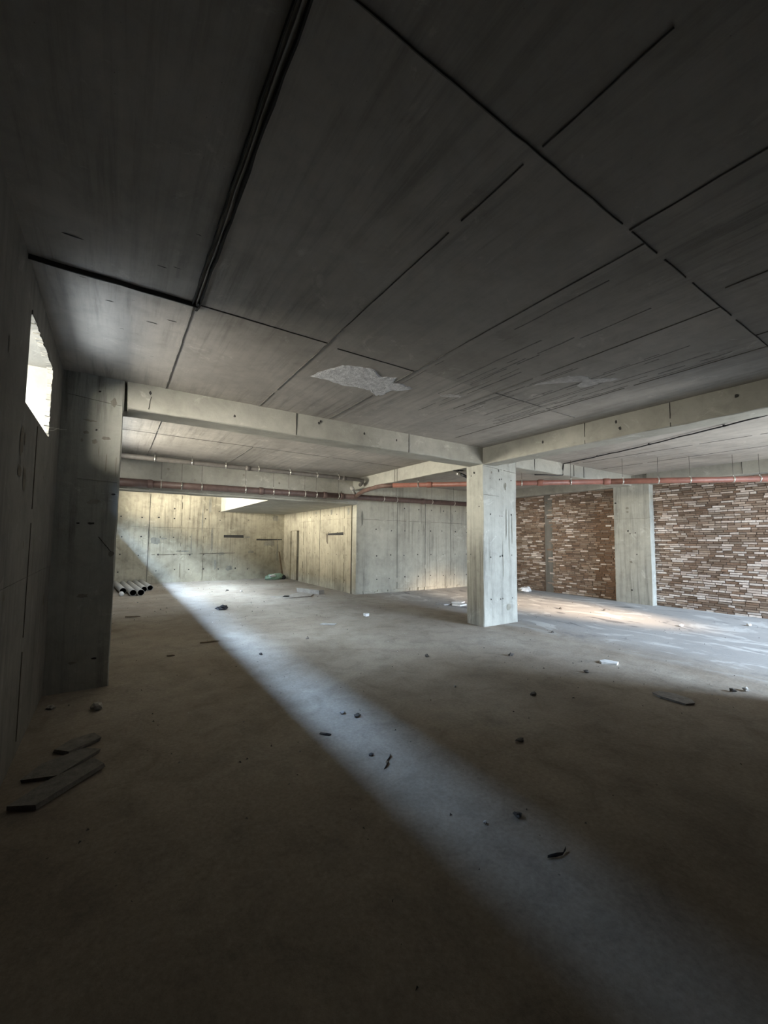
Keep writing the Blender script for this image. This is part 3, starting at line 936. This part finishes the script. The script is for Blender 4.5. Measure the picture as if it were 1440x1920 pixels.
# clamp left on the beam underside next to the free-standing column
root = thing('pipe_bracket', 'black and zinc pipe bracket under the cream beam beside the free-standing column', 'bracket', (5.66, 6.05, 2.98))
bm = bmesh.new()
quad_box(bm, 5.70, 5.86, 5.98, 6.04, 2.965, 2.985)
quad_box(bm, 5.62, 5.76, 6.0, 6.03, 2.95, 2.966)
obj('plate', bm, BLACKP, root)
bm = bmesh.new()
tube(bm, [(5.75, 6.01, 2.97), (5.75, 6.0, 2.90)], 0.012, 8)
tube(bm, [(5.70, 6.0, 2.905), (5.80, 6.0, 2.895)], 0.035, 12)
obj('clamp_ring', bm, ZINC, root, True)
bm = bmesh.new()
tube(bm, [(5.78, 5.99, 2.91), (5.86, 5.93, 2.86), (5.93, 5.88, 2.80)], [0.026, 0.03, 0.022], 12)
obj('rubber_sleeve', bm, BLACKP, root, True)

# ------------------------------------------------------------------ loose pipes on the floor at the far left
def floor_pipe(a, b, r, label, z=None, mat=PIPE_PALE):
    z = r if z is None else z
    a = Vector((a[0], a[1], z)); b = Vector((b[0], b[1], z))
    root = thing('loose_pipe', label, 'pipe', (a.x, a.y, 0), 'loose pipes on the floor by the far wall')
    bm = bmesh.new()
    n = 20
    o_ = tube(bm, [a, b], r, n, 0, False)
    i_ = tube(bm, [a, b], r * 0.9, n, 0, False)
    for k in range(n):
        for e in (0, 1):
            bm.faces.new((o_[e][k], o_[e][(k + 1) % n], i_[e][(k + 1) % n], i_[e][k]))
    bmesh.ops.recalc_face_normals(bm, faces=bm.faces)
    obj('pipe_wall', bm, mat, root, True)
    d = (b - a).normalized()
    bm = bmesh.new()
    o_ = tube(bm, [a + d * 0.01, b - d * 0.01], r * 0.885, n, 0, False)
    bm.faces.new(tube(bm, [a + d * 0.5, a + d * 0.5001], r * 0.885, n, 0, False)[0])
    obj('dark_bore', bm, PIPE_DARK, root, True)
    return root


floor_pipe((0.27, 13.55), (0.10, 15.85), 0.085, 'pale pipe half hidden behind the wall column in the loose pile')
floor_pipe((0.49, 12.95), (0.29, 15.80), 0.085, 'pale loose pipe whose open end comes forward, next to the small white bundle')
floor_pipe((0.67, 12.90), (0.47, 15.75), 0.085, 'pale loose pipe whose open end comes forward, on the side of the light streak')
floor_pipe((0.79, 13.75), (0.645, 16.1), 0.08, 'pale loose pipe set back, second from the outer end of the pile')
floor_pipe((0.96, 14.05), (0.815, 16.15), 0.08, 'pale loose pipe at the outer end of the pile, nearest the light streak')
bm = lump((0.23, 13.15, 0), 0.06, 0.06, 0.075, random.Random(8), 0.15, 3, True)
tag(obj('white_rag', bm, WHITE, None, True), 'small white bundle lying in front of the loose pipes by the column', 'bundle')

# ------------------------------------------------------------------ things on the floor
# green sack against the far corner
root = thing('green_sack', 'slumped pale green woven sack in the far corner by the doorway', 'sack', (5.25, 15.75, 0))
bm = lump((5.28, 15.72, 0), 0.36, 0.22, 0.14, random.Random(12), 0.35, 4, True)
obj('sack_body', bm, GREEN, root, True)
bm = lump((5.60, 15.62, 0), 0.08, 0.10, 0.10, random.Random(14), 0.5, 3, True)
obj('sack_mouth', bm, BLACKP, root, True, label='dark crumpled open mouth')
bm = lump((5.15, 15.55, 0.10), 0.14, 0.06, 0.05, random.Random(15), 0.4, 3, False)
obj('sack_fold', bm, WHITE, root, True, label='pale exposed lining fold')

bm = bmesh.new()
a, b = Vector((5.70, 15.98, 0.0)), Vector((5.62, 16.24, 1.05))
vs0 = [bm.verts.new(a + Vector(o_)) for o_ in ((-0.03, -0.02, 0), (0.04, -0.02, 0), (0.04, 0.02, 0), (-0.03, 0.02, 0))]
vs1 = [bm.verts.new(b + Vector(o_)) for o_ in ((-0.03, -0.02, 0), (0.02, -0.02, 0), (0.02, 0.02, 0), (-0.03, 0.02, 0.02))]
bm.faces.new(vs0[::-1]); bm.faces.new(vs1)
for k in range(4):
    bm.faces.new((vs0[k], vs0[(k + 1) % 4], vs1[(k + 1) % 4], vs1[k]))
tag(obj('wooden_lath', bm, WOOD), 'thin dark wooden lath leaning in the far corner beside the green sack', 'lath')

bm = lump((2.04, 9.55, 0), 0.11, 0.07, 0.055, random.Random(20), 0.7, 3, True)
tag(obj('black_bag', bm, BLACKP), 'crumpled black plastic lump on the floor beside the light streak', 'bag')


def twig(a, b, r, label, mat=WOOD, sag=0.01):
    bm = bmesh.new()
    a = Vector((*a, r)); b = Vector((*b, r))
    s = (b - a).cross(Vector((0, 0, 1))).normalized()
    tube(bm, [a, a.lerp(b, 0.35) + s * sag, a.lerp(b, 0.7) - s * sag * 0.5, b], [r * 0.8, r, r, r * 0.5], 7)
    return tag(obj('stick', bm, mat, None, True), label, 'stick')


twig((1.13, 6.64), (1.40, 6.62), 0.012, 'dark thin stick lying at the edge of the light streak')
twig((0.25, 9.54), (0.50, 9.46), 0.014, 'short dark stick on the floor in front of the loose pipes')
twig((0.65, 6.15), (0.74, 6.12), 0.01, 'stubby dark twig between the wall column and the light streak')

# flat board with a block on it in front of the far block
bm = slab_piece([(3.58, 10.93), (3.95, 10.50), (4.55, 10.50), (4.78, 10.85), (4.55, 11.35), (4.1, 10.98)], 0.0, 0.022, random.Random(3), 0.0)
tag(obj('cardboard_sheet', bm, BOARD), 'flat pale torn cardboard sheet in front of the far block', 'cardboard')
bm = bmesh.new()
c0 = Vector((4.86, 11.25, 0.062)); dd = Vector((0.32, -0.95, 0)).normalized(); ss = Vector((dd.y, -dd.x, 0))
ax_ = []
for e in (-0.48, 0.48):
    for u_, v_ in ((-0.10, -0.06), (0.10, -0.06), (0.12, 0.06), (-0.08, 0.05)):
        ax_.append(bm.verts.new(c0 + dd * e + ss * u_ + Vector((0, 0, v_))))
bm.faces.new(ax_[3::-1]); bm.faces.new(ax_[4:])
for k in range(4):
    bm.faces.new((ax_[k], ax_[(k + 1) % 4], ax_[4 + (k + 1) % 4], ax_[4 + k]))
bmesh.ops.recalc_face_normals(bm, faces=bm.faces)
tag(obj('timber_block', bm, BOARD), 'pale timber block lying beside the torn cardboard sheet', 'block')
bm = lump((3.92, 10.66, 0.025), 0.10, 0.06, 0.02, random.Random(31), 0.6, 2, True)
tag(obj('dark_rag', bm, BLACKP), 'small dark scrap lying on the torn cardboard sheet', 'scrap')

bm = bmesh.new()
quad_box(bm, 4.34, 4.43, 7.24, 7.32, 0, 0.055, 0, 0.006, R)
tag(obj('white_block', bm, WHITE), 'small bright white block alone on the floor before the far block', 'block')


def scrap(poly, th, label, mat, cat='paper', name='paper_scrap', z=0.0, tilt=0.0, seed=1):
    bm = slab_piece(poly, z, th, random.Random(seed), tilt, 0.008)
    return tag(obj(name, bm, mat), label, cat)


scrap([(6.63, 7.75), (6.72, 7.52), (6.92, 7.50), (6.98, 7.66), (6.80, 7.82)], 0.015, 'greyish crumpled paper behind the free-standing column, the outer one', PLASTER_DULL, seed=2)
scrap([(6.86, 7.40), (6.95, 7.22), (7.2, 7.25), (7.22, 7.42), (7.0, 7.55)], 0.03, 'white crumpled paper behind the free-standing column, the nearer of the pair', WHITE, seed=3)
scrap([(7.16, 7.75), (7.3, 7.55), (7.5, 7.62), (7.42, 7.85)], 0.02, 'white paper tucked close behind the free-standing column', WHITE, seed=4)
scrap([(5.27, 2.92), (5.37, 2.78), (5.48, 2.81), (5.42, 2.96), (5.33, 2.98)], 0.02, 'white broken tile piece in front of the pale light patch', WHITE, 'tile', 'tile_piece', seed=6)
scrap([(4.63, 1.98), (4.64, 1.90), (4.64, 1.76), (4.74, 1.73), (4.82, 1.78), (4.83, 1.93), (4.77, 2.05), (4.69, 2.07)], 0.018, 'flat grey slab fragment on the dark floor', PLASTER_DULL, 'slab fragment', 'slab_fragment', seed=7)
scrap([(3.22, 6.98), (3.42, 6.80), (3.50, 6.88), (3.30, 7.05)], 0.008, 'small faded paper flake on the mid floor', PLASTER_DULL, seed=8)

# brick rubble at the foot of the brick wall
bm = lump((10.75, 8.3, 0), 0.20, 0.16, 0.09, random.Random(33), 0.5, 3, True)
tag(obj('rubble_lump', bm, WHITE), 'pale rubble lump at the foot of the brick wall next to the free-standing column', 'rubble')
bm = bmesh.new()
quad_box(bm, 10.95, 11.2, 8.6, 8.75, 0, 0.06, 0, 0.012, R)
tag(obj('broken_brick', bm, BOARD), 'broken brick lying behind the pale rubble at the brick wall foot', 'brick')

stones = [
    ((3.57, 4.35), 0.028, STONE, 'dark pebble on the brown floor left of the free-standing column'),
    ((4.59, 3.79), 0.030, STONE, 'dark pebble in front of the free-standing column'),
    ((4.78, 2.83), 0.026, STONE, 'dark pebble beside the white broken tile piece'),
    ((3.61, 2.71), 0.024, STONE, 'dark pebble alone in the middle of the dim floor'),
    ((2.71, 2.16), 0.020, STONE, 'dark pebble nearest the viewer outside the light streak'),
    ((5.65, 1.59), 0.028, STONE_PALE, 'dull pebble at the frame edge beyond the slab fragment'),
    ((5.5, 1.66), 0.024, STONE, 'dark pebble touching the dull pebble at the frame edge'),
    ((1.62, 2.60), 0.016, STONE, 'dark pebble in the light streak beside the twisted scrap'),
    ((1.98, 1.60), 0.018, STONE, 'pointed black pebble in the near part of the light streak'),
    ((1.78, 1.66), 0.010, STONE_PALE, 'tiny white pebble in the near part of the light streak'),
    ((1.86, 3.22), 0.020, STONE, 'dark pebble in the middle of the light streak'),
    ((1.78, 3.35), 0.018, STONE_PALE, 'pale pebble in the middle of the light streak'),
    ((1.72, 5.6), 0.020, STONE, 'dark pebble in the far half of the light streak'),
    ((3.2, 12.5), 0.035, WHITE, 'white pebble on the bright floor near the far wall'),
    ((2.9, 12.9), 0.035, STONE, 'dark pebble on the bright floor near the far wall'),
    ((8.9, 3.4), 0.035, WHITE, 'white pebble on the pale floor between pier and viewer'),
    ((10.1, 2.75), 0.035, WHITE, 'white pebble close to the foot of the brick wall'),
    ((8.72, 5.75), 0.035, STONE, 'dark pebble in the warm light patch'),
    ((9.4, 5.1), 0.03, STONE, 'dark pebble between the warm light patch and the pier'),
    ((6.35, 4.35), 0.022, STONE, 'dark pebble by the foot of the free-standing column'),
    ((2.6, 6.1), 0.022, STONE_PALE, 'pale pebble between the light streak and the white block'),
    ((3.1, 3.3), 0.016, STONE_PALE, 'pale pebble on the dim floor left of the lone dark pebble'),
    ((-0.41, 4.85), 0.028, STONE_PALE, 'pale rubble bit in the dark corner by the left wall'),
    ((-0.06, 4.62), 0.05, STONE_PALE, 'pale rubble chip in front of the wall column'),
]
for k, ((x, y), r, mat, lab) in enumerate(stones):
    rn = random.Random(100 + k)
    bm = lump((x, y, 0), r * rn.uniform(0.9, 1.5), r * rn.uniform(0.8, 1.2), r * 0.7, rn, 0.7, 2, True)
    tag(obj('pebble', bm, mat), lab, 'pebble', 'pebbles scattered on the floor')

# twisted scraps in the light streak
def strip_scrap(pts, wdt, label, mat):
    bm = bmesh.new()
    prev = None
    for i, (x, y) in enumerate(pts):
        z = 0.004 + 0.008 * (i % 2)
        vs = [bm.verts.new((x, y, z)), bm.verts.new((x + wdt, y + wdt * 0.5, z + 0.004)), bm.verts.new((x + wdt, y + wdt * 0.5, 0)), bm.verts.new((x, y, 0))]
        if prev:
            for k in range(4):
                bm.faces.new((prev[k], prev[(k + 1) % 4], vs[(k + 1) % 4], vs[k]))
        else:
            bm.faces.new(vs)
        prev = vs
    bm.faces.new(prev[::-1])
    bmesh.ops.recalc_face_normals(bm, faces=bm.faces)
    return tag(obj('plastic_scrap', bm, mat), label, 'scrap')


strip_scrap([(1.60, 2.40), (1.64, 2.43), (1.66, 2.47), (1.70, 2.49), (1.73, 2.53)], 0.018, 'twisted black plastic scrap in the middle of the light streak', BLACKP)
strip_scrap([(1.85, 1.32), (1.89, 1.30), (1.93, 1.29), (1.97, 1.30)], 0.008, 'narrow black plastic sliver in the near end of the light streak', BLACKP)
strip_scrap([(1.44, 3.10), (1.47, 3.05), (1.50, 3.03)], 0.015, 'small dark plastic scrap on the dim edge of the light streak', BLACKP)

# broken boards in the dark by the left wall
for k, (poly, z, th, lab) in enumerate((
        ([(-0.44, 3.20), (-0.30, 3.12), (0.02, 3.42), (-0.04, 3.55), (-0.30, 3.40)], 0.0, 0.02, 'broken grey plasterboard piece by the left wall, lowest and nearest the viewer'),
        ([(-0.42, 3.50), (-0.24, 3.44), (-0.02, 3.66), (-0.12, 3.76), (-0.34, 3.66)], 0.0, 0.018, 'broken grey plasterboard piece by the left wall, middle of the three'),
        ([(-0.30, 3.86), (-0.20, 3.76), (-0.02, 3.88), (-0.06, 4.02), (-0.20, 4.0)], 0.0, 0.018, 'broken grey plasterboard piece by the left wall, farthest of the three'))):
    bm = slab_piece(poly, z, th, random.Random(50 + k), 0.05, 0.01)
    tag(obj('plasterboard_piece', bm, BOARD_DIM), lab, 'plasterboard', 'broken plasterboard by the left wall')

# fine grit nobody could count
bm = bmesh.new()
rn = random.Random(77)
bpy.context.view_layer.update()
keep_clear = []
for o in COL.objects:
    if o.type == 'MESH' and o.get('kind') != 'structure':
        pts = [o.matrix_world @ Vector(c) for c in o.bound_box]
        if min(p.z for p in pts) < 0.2:
            keep_clear.append((min(p.x for p in pts), max(p.x for p in pts), min(p.y for p in pts), max(p.y for p in pts)))
for k in range(900):
    x = rn.uniform(-0.4, 11.0); y = rn.uniform(0.9, 15.9)
    if x > XD - 0.1 and y > YD - 0.1:
        continue
    if abs(x - 6.15) < 0.6 and abs(y - 5.5) < 0.4:
        continue
    if x < 0.1 and 5.1 < y < 5.9:
        continue
    if any(a0 - 0.06 < x < a1 + 0.06 and b0 - 0.06 < y < b1 + 0.06 for a0, a1, b0, b1 in keep_clear):
        continue
    s = rn.uniform(0.004, 0.011) * (1 + y / 12)
    vs = [bm.verts.new((x + rn.uniform(-s, s), y + rn.uniform(-s, s), 0)) for _ in range(3)]
    tp = bm.verts.new((x, y, s * 0.9))
    bm.faces.new(vs)
    for i in range(3):
        f = bm.faces.new((vs[i], vs[(i + 1) % 3], tp))
    mi = 0 if rn.random() < 0.6 else 1
    for f in tp.link_faces:
        f.material_index = mi
grit = obj('grit', bm, [STONE, STONE_PALE])
grit['kind'] = 'stuff'
tag(grit, 'fine grit and crumbs scattered over the whole dusty floor', 'grit')
